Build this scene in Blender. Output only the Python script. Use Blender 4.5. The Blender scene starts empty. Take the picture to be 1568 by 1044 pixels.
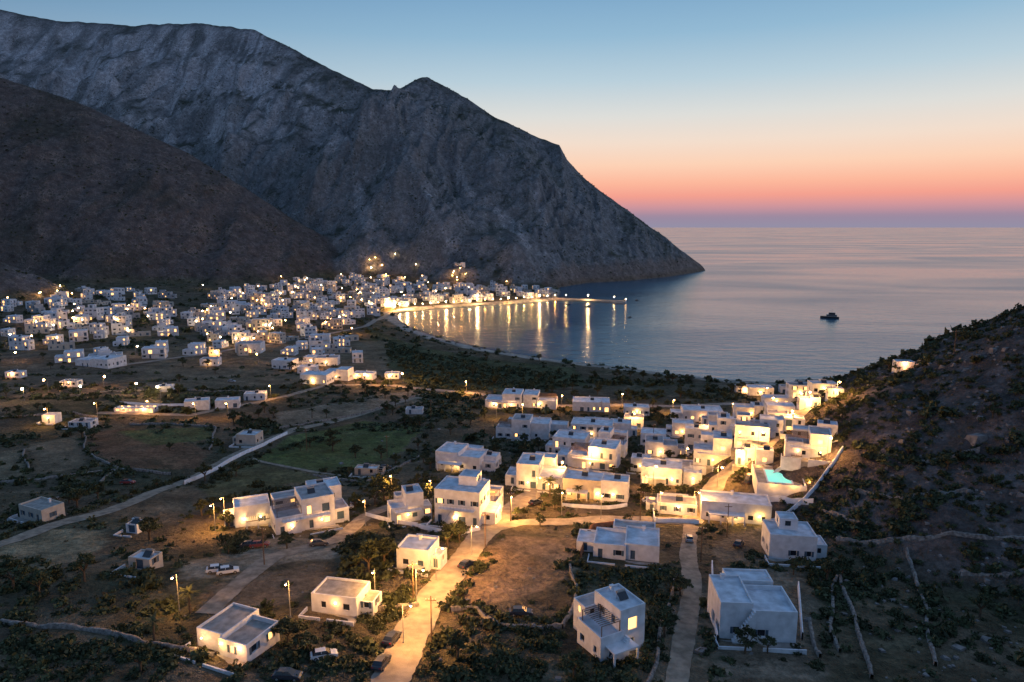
import bpy, math, random
import numpy as np
from mathutils import Vector, Matrix
random.seed(7); np.random.seed(7)
R=random.Random(11)
scene=bpy.context.scene
# ------------------------------------------------------------------ camera
H=100.0; PITCH=math.radians(9.5); F=1045.0
cam_d=bpy.data.cameras.new("camera"); cam=bpy.data.objects.new("camera",cam_d)
scene.collection.objects.link(cam); scene.camera=cam
cam.location=(0,0,H); cam.rotation_euler=(math.pi/2-PITCH,0,0)
cam_d.sensor_width=36; cam_d.lens=24; cam_d.clip_start=1; cam_d.clip_end=200000
cp,sp=math.cos(PITCH),math.sin(PITCH)
def ray(u,v):
    cx=(u-784)/F; cy=(522-v)/F
    return np.array([cx, cp+cy*sp, -sp+cy*cp])
def at_sea(u,v):
    d=ray(u,v); t=-H/d[2]; return (d[0]*t,d[1]*t)
def at_y(u,v,y):
    d=ray(u,v); t=y/d[1]; return (d[0]*t,y,H+d[2]*t)
# ------------------------------------------------------------------ noise
def pn(x,y,seed=0):
    xi=np.floor(x).astype(np.int64); yi=np.floor(y).astype(np.int64)
    xf=x-xi; yf=y-yi
    def g(ix,iy):
        h=(ix*374761393+iy*668265263+seed*974711)&0x7fffffff
        h=((h^(h>>13))*1274126177)&0x7fffffff
        h=h^(h>>16)
        a=(h%4096)/4096.0*2*math.pi
        return np.cos(a),np.sin(a)
    def dot(ix,iy,dx,dy):
        gx,gy=g(ix,iy); return gx*dx+gy*dy
    s=xf*xf*xf*(xf*(xf*6-15)+10); t=yf*yf*yf*(yf*(yf*6-15)+10)
    a=dot(xi,yi,xf,yf); b=dot(xi+1,yi,xf-1,yf)
    c=dot(xi,yi+1,xf,yf-1); d=dot(xi+1,yi+1,xf-1,yf-1)
    return (a+(b-a)*s+((c+(d-c)*s)-(a+(b-a)*s))*t)*1.5
def fbm(x,y,o=4,seed=0,ridged=False):
    s=0; a=1; tot=0
    for i in range(o):
        n=pn(x,y,seed+i*17)
        if ridged: n=1-2*np.abs(n)
        s=s+a*n; tot+=a; a*=.5; x=x*2.03+3.1; y=y*2.03+1.7
    return s/tot
# ------------------------------------------------------------------ terrain
shore_img=[(1330,589),(1290,588),(1200,588),(1100,582),(1000,570),(900,558),(820,548),(740,535),(680,520),(640,507),(612,492),
 (607,481),(640,474),(720,469),(800,464),(852,459),(858,448),(856,440),(900,433),(960,430),(1020,424),(1060,418),(1080,414)]
shore=[at_sea(*p) for p in shore_img]
coast=[(1600,-400),(1300,120),(800,300),(480,390),(320,420)]+shore+[(455,1720),(330,1950),(100,2300),(-400,3000),(-900,4600)]
land=coast+[(-6000,4600),(-6000,-400)]
def inpoly(X,Y,P):
    r=np.zeros(X.shape,bool); n=len(P)
    for i in range(n):
        x1,y1=P[i][:2]; x2,y2=P[(i+1)%n][:2]
        if y1==y2: continue
        c=((y1>Y)!=(y2>Y))&(X<(x2-x1)*(Y-y1)/(y2-y1)+x1); r^=c
    return r
def dpoly(X,Y,P):
    m=np.full(X.shape,1e9)
    for i in range(len(P)-1):
        x1,y1=P[i][:2]; x2,y2=P[i+1][:2]
        dx,dy=x2-x1,y2-y1; L=dx*dx+dy*dy+1e-9
        t=np.clip(((X-x1)*dx+(Y-y1)*dy)/L,0,1)
        m=np.minimum(m,np.hypot(X-x1-t*dx,Y-y1-t*dy))
    return m
def tent(X,Y,pts,n,rr=0,soft=False):
    dm=np.full(X.shape,1e9); Zb=np.zeros(X.shape); Wb=np.ones(X.shape); Pb=np.ones(X.shape); hm=np.zeros(X.shape)
    for i in range(len(pts)-1):
        a=pts[i]; b=pts[i+1]
        dx,dy=b[0]-a[0],b[1]-a[1]; L=dx*dx+dy*dy
        t=np.clip(((X-a[0])*dx+(Y-a[1])*dy)/L,0,1)
        d=np.hypot(X-a[0]-t*dx,Y-a[1]-t*dy); k=d<dm
        z=a[2]+(b[2]-a[2])*t; w=a[3]+(b[3]-a[3])*t; p=a[4]+(b[4]-a[4])*t
        if soft: hm=np.maximum(hm,z*np.clip(1-d*(1+n)/w,0,1)**p)
        dm=np.where(k,d,dm); Zb=np.where(k,z,Zb); Wb=np.where(k,w,Wb); Pb=np.where(k,p,Pb)
    if soft: return hm,dm
    ds=np.sqrt(dm*dm+rr*rr)-rr
    q=np.clip(1-ds*(1+n)/Wb,0,1)
    return Zb*q**Pb,dm
def axis(lo,hi,c0,d0,k):
    out=[c0]; x=c0
    while x<hi: x+=max(d0,k*abs(x)); out.append(x)
    x=c0
    while x>lo: x-=max(d0,k*abs(x)); out.insert(0,x)
    return np.array(out)
XS=axis(-2900,1500,0.0,1.5,0.0070); YS=axis(-120,4200,60.0,1.2,0.0045)
X,Y=np.meshgrid(XS,YS)
def ridge(lst):
    o=[]
    for u,v,y,w,p in lst:
        x,yy,z=at_y(u,v,y); o.append((x,yy,max(z,0),w,p))
    return o
main_r=ridge([(-500,-30,2300,1000,1.6),(-150,0,2200,980,1.7),(0,14,2150,950,1.8),(80,31,2130,950,1.9),(200,39,2080,900,2.0),(300,35,2000,860,2.0),(390,46,1930,800,1.8),
 (450,76,1860,720,1.6),(500,102,1800,680,1.5),(570,136,1740,620,1.35),(612,138,1700,590,1.25),(655,117,1660,560,1.15),(700,142,1630,540,1.15),
 (760,180,1600,520,1.15),(830,213,1600,490,1.1),(856,222,1600,480,1.1),(868,245,1600,470,1.1),(900,278,1600,420,1.1),(950,315,1600,340,1.05),(1000,352,1605,240,1.0),(1045,386,1612,140,1.0),(1078,410,1617,60,1.0)])
brown=ridge([(-500,-20,1150,520,1.15),(-150,70,1170,500,1.15),(0,119,1190,470,1.2),(60,137,1195,440,1.2),(120,157,1200,420,1.2),(200,194,1200,390,1.2),(290,236,1200,340,1.15),(380,291,1200,270,1.1),(450,336,1210,200,1.05),(510,371,1225,130,1.0),(548,396,1235,60,1.0)])
small=ridge([(-250,340,740,190,1.2),(-100,372,750,170,1.2),(0,400,765,130,1.1),(60,422,775,100,1.1),(110,444,790,50,1)])
right=ridge([(2300,330,150,170,1.0),(1800,405,190,150,1.0),(1650,440,220,140,1.05),(1568,472,235,130,1.1),(1510,498,240,112,1.1),(1460,525,248,95,1.1),(1400,556,255,75,1.1),(1330,588,262,55,1.1),(1270,620,268,38,1.1),(1240,638,270,22,1)])
inl=inpoly(X,Y,land); dc=dpoly(X,Y,coast)
Py=np.interp(Y,[-120,20,60,80,95,115,130,150,200,260,350,435,520],[72,57,50,45.5,41,36,32,28,21,14.5,7,2,1])
Py+=np.clip(X-15,0,90)*.07*np.clip((220-Y)/100,0,1)
Dp=np.interp(dc,[0,30,80,200,400,800,1500,3000],[.8,2.5,5,12,24,50,90,150])
cap=.6+.085*dc
base=np.minimum(cap,np.maximum(Py,Dp)+fbm(X/60,Y/60,3,5)*1.6*np.clip(dc/150,0,1))
nm=fbm(X/330,Y/330,3,21)*.45
nm2=fbm(X/150,Y/150,4,41)*.35
def smax(a,b,k):
    h=np.clip(.5+.5*(a-b)/k,0,1); return b+(a-b)*h+k*h*(1-h)
h1,d1=tent(X,Y,main_r,nm+nm2*.6,14)
h2,d2=tent(X,Y,brown,nm*.7+nm2*.5,12)
h3,d3=tent(X,Y,small,nm2)
h4,d4=tent(X,Y,right,nm2*.6,0,True)
wx=fbm(X/170,Y/170,3,610)*60; wy=fbm(X/170,Y/170,3,611)*60
rg=fbm((X+wx)/120,(Y+wy)/300,4,77,True); rg2=fbm((X+wx)/48,(Y+wy)/95,3,99,True); rg3=fbm(X/19,Y/19,2,199)
sm=fbm(X/60,Y/60,3,640)
w1=np.clip((d1-12)/150,0,1)*np.clip(h1/200,0,1); w2=np.clip(d2/120,0,1)*np.clip(h2/90,0,1)
h1=h1+w1*(rg*46+rg2*15)+np.clip(h1/60,0,1)*(sm*5+np.clip(d1/40,0,1)*rg3*1.2)
bn=fbm((X+wx)/230,(Y+wy)/230,3,620)
band=np.clip((-X-100)/400,0,1)*np.clip((h1-230)/100,0,1)
hb=h1+95*bn; s_=hb/135.0; fr=s_-np.floor(s_); stp=np.clip(fr*2.2-.6,0,1); stp=stp*stp*(3-2*stp)
h1=h1+band*(stp-fr)*70*np.clip((d1-20)/90,0,1)*np.clip(.55+bn*1.5,0,1)
h2=h2+w2*(rg*18+rg2*8)+np.clip(h2/60,0,1)*(rg3*1.4+sm*3)
Z=smax(base,h1,10); Z=smax(Z,h2,8); Z=smax(Z,h3,8)
rf=fbm(X/19,Y/19,4,199)
h4=h4+np.clip(d4/25,0,1)*(rf*2.0+fbm(X/7,Y/7,3,300)*1.1)*np.clip(h4/20,0,1)+fbm(X/5,Y/5,3,301)*.7*np.clip(h4/20,0,1)
Z=smax(Z,h4,3)
cliff=np.where(Y>1120,.5+1.25*dc,.6+.085*dc+np.clip(dc-25,0,999)*.6)
cliff=np.where((X>180)&(Y<450),.5+1.3*dc,cliff)
Z=np.minimum(Z,cliff*(1+.3*rg3)+0.3)
Z+=fbm(X/9,Y/9,3,3)*.25*np.clip(dc/60,0,1)*(Y<500)
Z=np.where(inl,Z,-np.minimum(dc*.12,30)-.2)
gr=np.gradient(Z,YS,XS); slope=np.hypot(gr[0],gr[1])
def hz(x,y):
    x=np.atleast_1d(np.asarray(x,float)); y=np.atleast_1d(np.asarray(y,float))
    i=np.clip(np.searchsorted(XS,x)-1,0,len(XS)-2); j=np.clip(np.searchsorted(YS,y)-1,0,len(YS)-2)
    fx=np.clip((x-XS[i])/(XS[i+1]-XS[i]),0,1); fy=np.clip((y-YS[j])/(YS[j+1]-YS[j]),0,1)
    return (Z[j,i]*(1-fx)+Z[j,i+1]*fx)*(1-fy)+(Z[j+1,i]*(1-fx)+Z[j+1,i+1]*fx)*fy
def h0(x,y): return float(hz(x,y)[0])
TT=40*np.exp(np.linspace(0,math.log(80),1800))
def G(u,v):
    d=ray(u,v); px=d[0]*TT; py=d[1]*TT; pz=H+d[2]*TT
    hh=np.maximum(hz(px,py),0); k=np.argmax(pz<hh)
    if k==0: k=len(TT)-1
    a=pz[k-1]-hh[k-1]; b=pz[k]-hh[k]; f=a/(a-b) if a!=b else 0
    t=TT[k-1]+(TT[k]-TT[k-1])*f
    return Vector((d[0]*t,d[1]*t,float(max(h0(d[0]*t,d[1]*t),0))))
def GP(l): return [tuple(G(*p)) for p in l]
# ------------------------------------------------------------------ land cover colours
def C(r,g,b): return np.array([r,g,b])
col=np.zeros(X.shape+(3,)); 
def mix(m,c):
    global col
    m=np.clip(m,0,1)[...,None]; col=col*(1-m)+c*m
n1=fbm(X/35,Y/35,4,61); n2=fbm(X/9,Y/9,3,62); n3=fbm(X/120,Y/120,3,63)
col[:]=C(.110,.085,.060)
mix(.5+n1*1.6,C(.070,.066,.040)); mix(np.clip(n2*1.2,0,.6),C(.17,.132,.09))
roads=[ ([(556,1140),(597,1044),(632,965),(665,910),(703,865),(738,818),(775,785),(815,757),(850,735),(905,705),(950,675),(970,645)],6.0,'road'),
 ([(745,812),(800,800),(870,800),(940,795),(1000,797),(1062,800)],4.5,'road'),
 ([(1058,800),(1078,765),(1100,735),(1135,706),(1170,684),(1205,655),(1235,628)],5.5,'road'),
 ([(-60,855),(0,833),(80,805),(170,782),(240,752),(290,735),(350,702),(400,680),(450,658),(540,638),(640,608)],4.5,'dirt_road'),
 ([(315,940),(370,890),(420,852),(520,826),(560,790),(600,775)],4.0,'dirt_road'),
 ([(1058,805),(1053,850),(1062,900),(1050,960),(1036,1044),(1030,1100)],3.6,'dirt_road'),
 ([(385,702),(430,713),(480,723),(560,732)],1.6,'path'),
 ([(600,590),(700,600),(860,622),(960,620),(1040,622),(1130,618),(1230,612)],5,'road'),
 ([(150,632),(290,636),(400,615),(500,590),(600,590)],4,'dirt_road'),
 ([(560,500),(600,478),(660,471),(740,466),(845,456)],6,'quay_road'),
 ([(560,500),(450,520),(300,545),(180,560)],5,'road')]
RD=[]
for pts,w,nm_ in roads:
    RD.append((GP(pts),w,nm_))
fields=[([(400,700),(440,668),(560,645),(645,655),(620,690),(560,715),(480,722),(388,702)],C(.105,.135,.042)),
 ([(300,750),(380,706),(480,728),(525,737),(430,745),(340,770)],C(.13,.12,.055)),
 ([(135,662),(200,655),(325,690),(300,718),(180,714),(138,695)],C(.17,.09,.055)),
 ([(180,660),(320,655),(330,672),(230,682)],C(.09,.115,.042)),
 ([(-10,840),(60,805),(160,812),(160,842),(60,875),(-10,878)],C(.30,.24,.15)),
 ([(-10,690),(30,690),(40,727),(-10,738)],C(.26,.20,.13)),
 ([(45,680),(120,665),(128,716),(50,727)],C(.20,.15,.10)),
 ([(420,632),(640,598),(655,612),(560,633),(430,655)],C(.25,.20,.145)),
 ([(715,870),(770,822),(895,822),(885,870),(830,905),(715,935),(690,930)],C(.28,.19,.125)),
 ([(290,860),(420,822),(520,826),(530,852),(430,862),(380,882),(275,882)],C(.30,.25,.19)),
 ([(330,892),(480,862),(505,890),(410,930),(300,925)],C(.22,.16,.11)),
 ([(560,500),(640,530),(760,552),(880,563),(900,590),(800,598),(640,600),(590,560)],C(.06,.075,.032)),
 ([(980,990),(1045,880),(1090,880),(1085,1000),(1090,1090),(980,1090)],C(.20,.155,.11)),
 ([(1090,870),(1230,870),(1260,1044),(1090,1044)],C(.20,.16,.12)),
 ([(1090,830),(1180,790),(1180,860),(1100,862)],C(.17,.14,.105)),
 ([(250,530),(600,520),(590,580),(200,600)],C(.20,.15,.10)),
 ([(0,540),(250,530),(200,600),(0,610)],C(.18,.13,.09)),
 ([(150,780),(290,745),(330,775),(200,800)],C(.16,.115,.075)),
 ([(440,740),(560,735),(600,715),(660,700),(650,730),(560,775),(450,770)],C(.18,.135,.09))]
for p,c in fields:
    P=GP(p); m=inpoly(X+n2*3,Y+n1*3,P); mix(m*.85*(.8+n2*.5),c)
mt=np.clip((Z-base-3)/8,0,1)*(Y>450)
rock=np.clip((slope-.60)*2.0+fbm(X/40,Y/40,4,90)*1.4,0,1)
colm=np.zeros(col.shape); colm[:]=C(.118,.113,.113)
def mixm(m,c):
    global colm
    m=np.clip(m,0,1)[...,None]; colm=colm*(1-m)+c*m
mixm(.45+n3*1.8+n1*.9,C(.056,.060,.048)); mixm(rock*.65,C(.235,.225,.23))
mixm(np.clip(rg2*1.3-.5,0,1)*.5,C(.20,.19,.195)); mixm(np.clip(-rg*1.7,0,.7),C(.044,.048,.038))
isb=np.clip((h2-h1)/12+.5,0,1)
mixm(isb*.8,C(.105,.075,.066)); mixm(isb*np.clip(n1*1.8-.1,0,.8),C(.19,.14,.12)); mixm(isb*np.clip(n3*1.8,0,.6),C(.055,.050,.038))
cl=np.clip((slope-.70)*1.8,0,1)*np.clip(fbm(X/60,Y/60,3,930)*2+.5,0,1)
mixm(band*cl*.95,C(.46,.42,.42)); mixm(band*np.clip(.9-slope,0,.7),C(.055,.060,.048))
stre=fbm(X/11,Y/80,3,940)
for pl,w in [([(95,100),(130,118),(170,100)],26),([(212,70),(245,92)],20),([(335,112),(380,125),(400,142)],20),([(250,105),(300,128)],16),([(5,72),(60,88)],20),([(385,60),(400,78)],16),([(150,70),(190,78)],14)]:
    D=dpoly(X,Y,GP(pl)); mixm(np.clip((w+stre*45+n2*10-D*.7)/14,0,1)*.8*(1-isb),C(.44,.41,.42))
for pl,w in [([(762,325),(782,352),(812,388)],6),([(775,330),(800,352),(806,375)],4),([(800,372),(850,392)],3),([(548,292),(556,325),(566,345)],8),
            ([(655,285),(660,330)],5),([(820,280),(832,325),(836,340)],6),([(672,345),(690,372)],6),([(520,205),(500,235)],8),([(610,330),(625,350)],5),([(480,190),(515,225)],7),([(700,250),(720,300)],6),([(585,255),(560,270)],6)]:
    D=dpoly(X,Y,GP(pl)); mixm(np.clip((w+n2*7+n1*8-D*.6)/6,0,1)*.75*(Y>900),C(.34,.31,.31))
col=col*(1-mt[...,None])+colm*mt[...,None]
mix(np.clip((h4-base)/5,0,1)*(Y<420),C(.085,.07,.065)); mix(np.clip((h4-base)/5,0,1)*(Y<420)*np.clip(n2*1.8,0,.8),C(.16,.135,.13))
mix(np.clip((30-dc)/10,0,1)*(Y>1120)*(Z<40)*.6,C(.20,.13,.10))
beach=np.clip((16+n1*5-dc)/3,0,1)*(Y<1100)
mix(beach,C(.33,.29,.25)); mix(np.clip((2.0-dc)/1.5,0,1)*(Y<1100),C(.12,.105,.09))
col=np.clip(col,.008,1)
veg=np.clip(.35+n1*.6+mt*.25,0,1)*(1-beach)
# ------------------------------------------------------------------ materials
def srgb(r,g,b): 
    f=lambda c:(c/255/12.92 if c/255<=.04045 else ((c/255+.055)/1.055)**2.4); return (f(r),f(g),f(b),1)
def newmat(name,base=(.5,.5,.5),rough=.8,nscale=None,namp=.25,bump=0,bscale=8,spec=.3,metal=0):
    m=bpy.data.materials.new(name); m.use_nodes=True; nt=m.node_tree; b=nt.nodes['Principled BSDF']
    b.inputs['Base Color'].default_value=(*base,1); b.inputs['Roughness'].default_value=rough
    b.inputs['Specular IOR Level'].default_value=spec; b.inputs['Metallic'].default_value=metal
    if nscale:
        tc=nt.nodes.new('ShaderNodeNewGeometry')
        n=nt.nodes.new('ShaderNodeTexNoise'); n.inputs['Scale'].default_value=nscale; n.inputs['Detail'].default_value=4
        nt.links.new(tc.outputs['Position'],n.inputs['Vector'])
        mr=nt.nodes.new('ShaderNodeMapRange'); mr.inputs[1].default_value=.3; mr.inputs[2].default_value=.7
        mr.inputs[3].default_value=1-namp; mr.inputs[4].default_value=1+namp
        nt.links.new(n.outputs['Fac'],mr.inputs[0])
        v=nt.nodes.new('ShaderNodeVectorMath'); v.operation='SCALE'; v.inputs[0].default_value=base
        nt.links.new(mr.outputs[0],v.inputs['Scale']); nt.links.new(v.outputs[0],b.inputs['Base Color'])
        if bump:
            n2_=nt.nodes.new('ShaderNodeTexNoise'); n2_.inputs['Scale'].default_value=bscale; n2_.inputs['Detail'].default_value=3
            nt.links.new(tc.outputs['Position'],n2_.inputs['Vector'])
            bp=nt.nodes.new('ShaderNodeBump'); bp.inputs['Strength'].default_value=bump; bp.inputs['Distance'].default_value=.2
            nt.links.new(n2_.outputs['Fac'],bp.inputs['Height']); nt.links.new(bp.outputs[0],b.inputs['Normal'])
    return m
def emat(name,c,s):
    m=newmat(name,(.8,.7,.5)); b=m.node_tree.nodes['Principled BSDF']
    b.inputs['Emission Color'].default_value=(*c,1); b.inputs['Emission Strength'].default_value=s
    m.cycles.emission_sampling='NONE'; return m
M_wall=newmat('whitewash',(.60,.61,.65),.85,.7,.16,.15,3)
M_wall2=newmat('cream_plaster',(.46,.41,.36),.85,.8,.15,.15,3)
M_wall3=newmat('grey_plaster',(.34,.34,.35),.85,.8,.15)
M_roof=newmat('flat_roof_screed',(.50,.53,.59),.8,.5,.30,.1,2)
M_roof2=newmat('concrete_roof',(.26,.25,.24),.9,.9,.3,.2,2)
M_roof3=newmat('stained_roof',(.34,.31,.31),.9,.5,.3)
M_glass=newmat('window_glass',(.02,.025,.035),.15,spec=.5)
M_lit=emat('lit_window',(1,.48,.13),3.0)
M_shut=newmat('blue_shutters',(.06,.10,.15),.6,3,.2)
M_wood=newmat('wood',(.13,.08,.05),.7,4,.3)
M_stone=newmat('dry_stone',(.19,.17,.155),.95,1.6,.6,.9,3)
M_conc=newmat('concrete',(.25,.235,.22),.9,.6,.3)
M_road=newmat('road_surface',(.25,.21,.175),.85,.5,.3,.3,6)
M_dirt=newmat('dirt',(.24,.195,.15),.95,.6,.4,.4,3)
M_leaf=newmat('foliage',(.050,.060,.028),.8,.35,.6)
M_leaf2=newmat('foliage_dry',(.13,.105,.062),.9,.25,.5)
M_bark=newmat('bark',(.09,.065,.045),.9,4,.3)
M_metal=newmat('galvanised_metal',(.22,.22,.22),.5,spec=.5)
M_bulb=emat('lamp_glow',(1,.55,.19),60)
M_bulbw=emat('lamp_glow_white',(1,.74,.42),60)
M_tyre=newmat('rubber',(.02,.02,.02),.8)
M_tail=newmat('tail_light',(.4,.02,.02),.4)
M_pool=emat('pool_water',(.30,.85,.70),.8)  # glow of the lit pool put into the water itself as emission
M_pool.node_tree.nodes['Principled BSDF'].inputs['Base Color'].default_value=(.1,.5,.45,1); M_pool.node_tree.nodes['Principled BSDF'].inputs['Roughness'].default_value=.1
def terrain_mat():
    m=bpy.data.materials.new('terrain_ground'); m.use_nodes=True; nt=m.node_tree; N=nt.nodes; L=nt.links; b=N['Principled BSDF']
    b.inputs['Roughness'].default_value=.95; b.inputs['Specular IOR Level'].default_value=.1
    a=N.new('ShaderNodeAttribute'); a.attribute_name='cover'; av=N.new('ShaderNodeAttribute'); av.attribute_name='veg'
    g=N.new('ShaderNodeNewGeometry')
    def noise(s,d=5,r=.6):
        n=N.new('ShaderNodeTexNoise'); n.inputs['Scale'].default_value=s; n.inputs['Detail'].default_value=d; n.inputs['Roughness'].default_value=r
        L.new(g.outputs['Position'],n.inputs['Vector']); return n
    def mr(src,a0,a1,b0,b1):
        k=N.new('ShaderNodeMapRange'); L.new(src,k.inputs[0])
        for i,vv in enumerate((a0,a1,b0,b1)): k.inputs[i+1].default_value=vv
        return k.outputs[0]
    nA=noise(.09,5,.7); nB=noise(.9,4,.7)
    def mul(x,y):
        q=N.new('ShaderNodeMath'); q.operation='MULTIPLY'; L.new(x,q.inputs[0]); L.new(y,q.inputs[1]); return q.outputs[0]
    f=mul(mr(nA.outputs['Fac'],.3,.7,.45,1.55),mr(nB.outputs['Fac'],.3,.7,.6,1.4))
    sc=N.new('ShaderNodeVectorMath'); sc.operation='SCALE'; L.new(a.outputs['Color'],sc.inputs[0]); L.new(f,sc.inputs['Scale'])
    vo=N.new('ShaderNodeTexVoronoi'); vo.inputs['Scale'].default_value=.16; L.new(g.outputs['Position'],vo.inputs['Vector'])
    vo2=N.new('ShaderNodeTexVoronoi'); vo2.inputs['Scale'].default_value=.42; L.new(g.outputs['Position'],vo2.inputs['Vector'])
    s1=mr(vo.outputs['Distance'],.25,.42,1,0); s2=mr(vo2.outputs['Distance'],.25,.45,1,0)
    mx=N.new('ShaderNodeMath'); mx.operation='MAXIMUM'; L.new(s1,mx.inputs[0]); L.new(s2,mx.inputs[1])
    d=mul(mul(mx.outputs[0],av.outputs['Fac']),mr(nA.outputs['Fac'],.4,.55,0,1))
    mi=N.new('ShaderNodeMix'); mi.data_type='RGBA'; L.new(d,mi.inputs[0]); L.new(sc.outputs[0],mi.inputs[6]); mi.inputs[7].default_value=(.032,.035,.023,1)
    L.new(mi.outputs[2],b.inputs['Base Color'])
    nC=noise(.05,7,.68)
    b1=N.new('ShaderNodeBump'); b1.inputs['Strength'].default_value=.9; b1.inputs['Distance'].default_value=8; L.new(nC.outputs['Fac'],b1.inputs['Height'])
    b2=N.new('ShaderNodeBump'); b2.inputs['Strength'].default_value=.6; b2.inputs['Distance'].default_value=.5; L.new(nB.outputs['Fac'],b2.inputs['Height']); L.new(b1.outputs[0],b2.inputs['Normal'])
    L.new(b2.outputs[0],b.inputs['Normal']); return m
ny,nx=X.shape
me=bpy.data.meshes.new('terrain'); co=np.stack([X,Y,Z],-1).reshape(-1,3).astype(np.float32)
idx=np.arange(ny*nx).reshape(ny,nx)
q=np.stack([idx[:-1,:-1],idx[:-1,1:],idx[1:,1:],idx[1:,:-1]],-1).reshape(-1,4)
zz=Z.reshape(-1)[q].max(1); q=q[zz>-25]
def fill(me,co,q):
    k=q.shape[1]
    me.vertices.add(len(co)); me.vertices.foreach_set('co',np.ascontiguousarray(co,dtype=np.float32).ravel())
    me.loops.add(q.size); me.loops.foreach_set('vertex_index',q.ravel().astype(np.int32))
    me.polygons.add(len(q)); me.polygons.foreach_set('loop_start',np.arange(0,q.size,k,dtype=np.int32)); 
    me.update(calc_edges=True)
fill(me,co,q)
me.polygons.foreach_set('use_smooth',np.ones(len(me.polygons),bool))
ca=me.attributes.new('cover','FLOAT_COLOR','POINT'); ca.data.foreach_set('color',np.concatenate([col.reshape(-1,3),np.ones((nx*ny,1))],1).astype(np.float32).ravel())
va=me.attributes.new('veg','FLOAT','POINT'); va.data.foreach_set('value',veg.reshape(-1).astype(np.float32))
me.materials.append(terrain_mat())
def link(name,data,loc=(0,0,0),parent=None):
    o=bpy.data.objects.new(name,data); scene.collection.objects.link(o); o.location=loc
    if parent: o.parent=parent
    return o
link('terrain',me)
# ------------------------------------------------------------------ sea
def sea_mat():
    m=bpy.data.materials.new('sea_water'); m.use_nodes=True; nt=m.node_tree; N=nt.nodes; L=nt.links; b=N['Principled BSDF']
    b.inputs['Base Color'].default_value=(.022,.078,.125,1); b.inputs['IOR'].default_value=1.33; b.inputs['Specular IOR Level'].default_value=.6
    g=N.new('ShaderNodeNewGeometry')
    def noise(s,sc,det,rot=0,dist=0):
        mp=N.new('ShaderNodeMapping'); mp.inputs['Scale'].default_value=sc; mp.inputs['Rotation'].default_value=(0,0,rot); L.new(g.outputs['Position'],mp.inputs['Vector'])
        n=N.new('ShaderNodeTexNoise'); n.inputs['Scale'].default_value=s; n.inputs['Detail'].default_value=det; n.inputs['Distortion'].default_value=dist; L.new(mp.outputs[0],n.inputs['Vector']); return n.outputs['Fac']
    w1=noise(.10,(.5,1,1),3,.25); w2=noise(.7,(.6,1,1),2,-.2)
    big=noise(.0030,(.45,1.2,1),3,.22,1.2)
    def mrr(a,c,d):
        mr=N.new('ShaderNodeMapRange'); L.new(big,mr.inputs[0]); mr.inputs[1].default_value=a; mr.inputs[2].default_value=1-a; mr.inputs[3].default_value=c; mr.inputs[4].default_value=d; return mr.outputs[0]
    L.new(mrr(.35,.15,.26),b.inputs['Roughness'])
    b1=N.new('ShaderNodeBump'); b1.inputs['Distance'].default_value=1.9; L.new(w1,b1.inputs['Height']); L.new(mrr(.35,.30,.52),b1.inputs['Strength'])
    b2=N.new('ShaderNodeBump'); b2.inputs['Strength'].default_value=.45; b2.inputs['Distance'].default_value=.3; L.new(w2,b2.inputs['Height']); L.new(b1.outputs[0],b2.inputs['Normal'])
    L.new(b2.outputs[0],b.inputs['Normal']); return m
me=bpy.data.meshes.new('sea'); S=90000
me.from_pydata([(-S,-600,0),(S,-600,0),(S,S,0),(-S,S,0)],[],[(0,1,2,3)]); me.materials.append(sea_mat()); link('sea',me)
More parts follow.
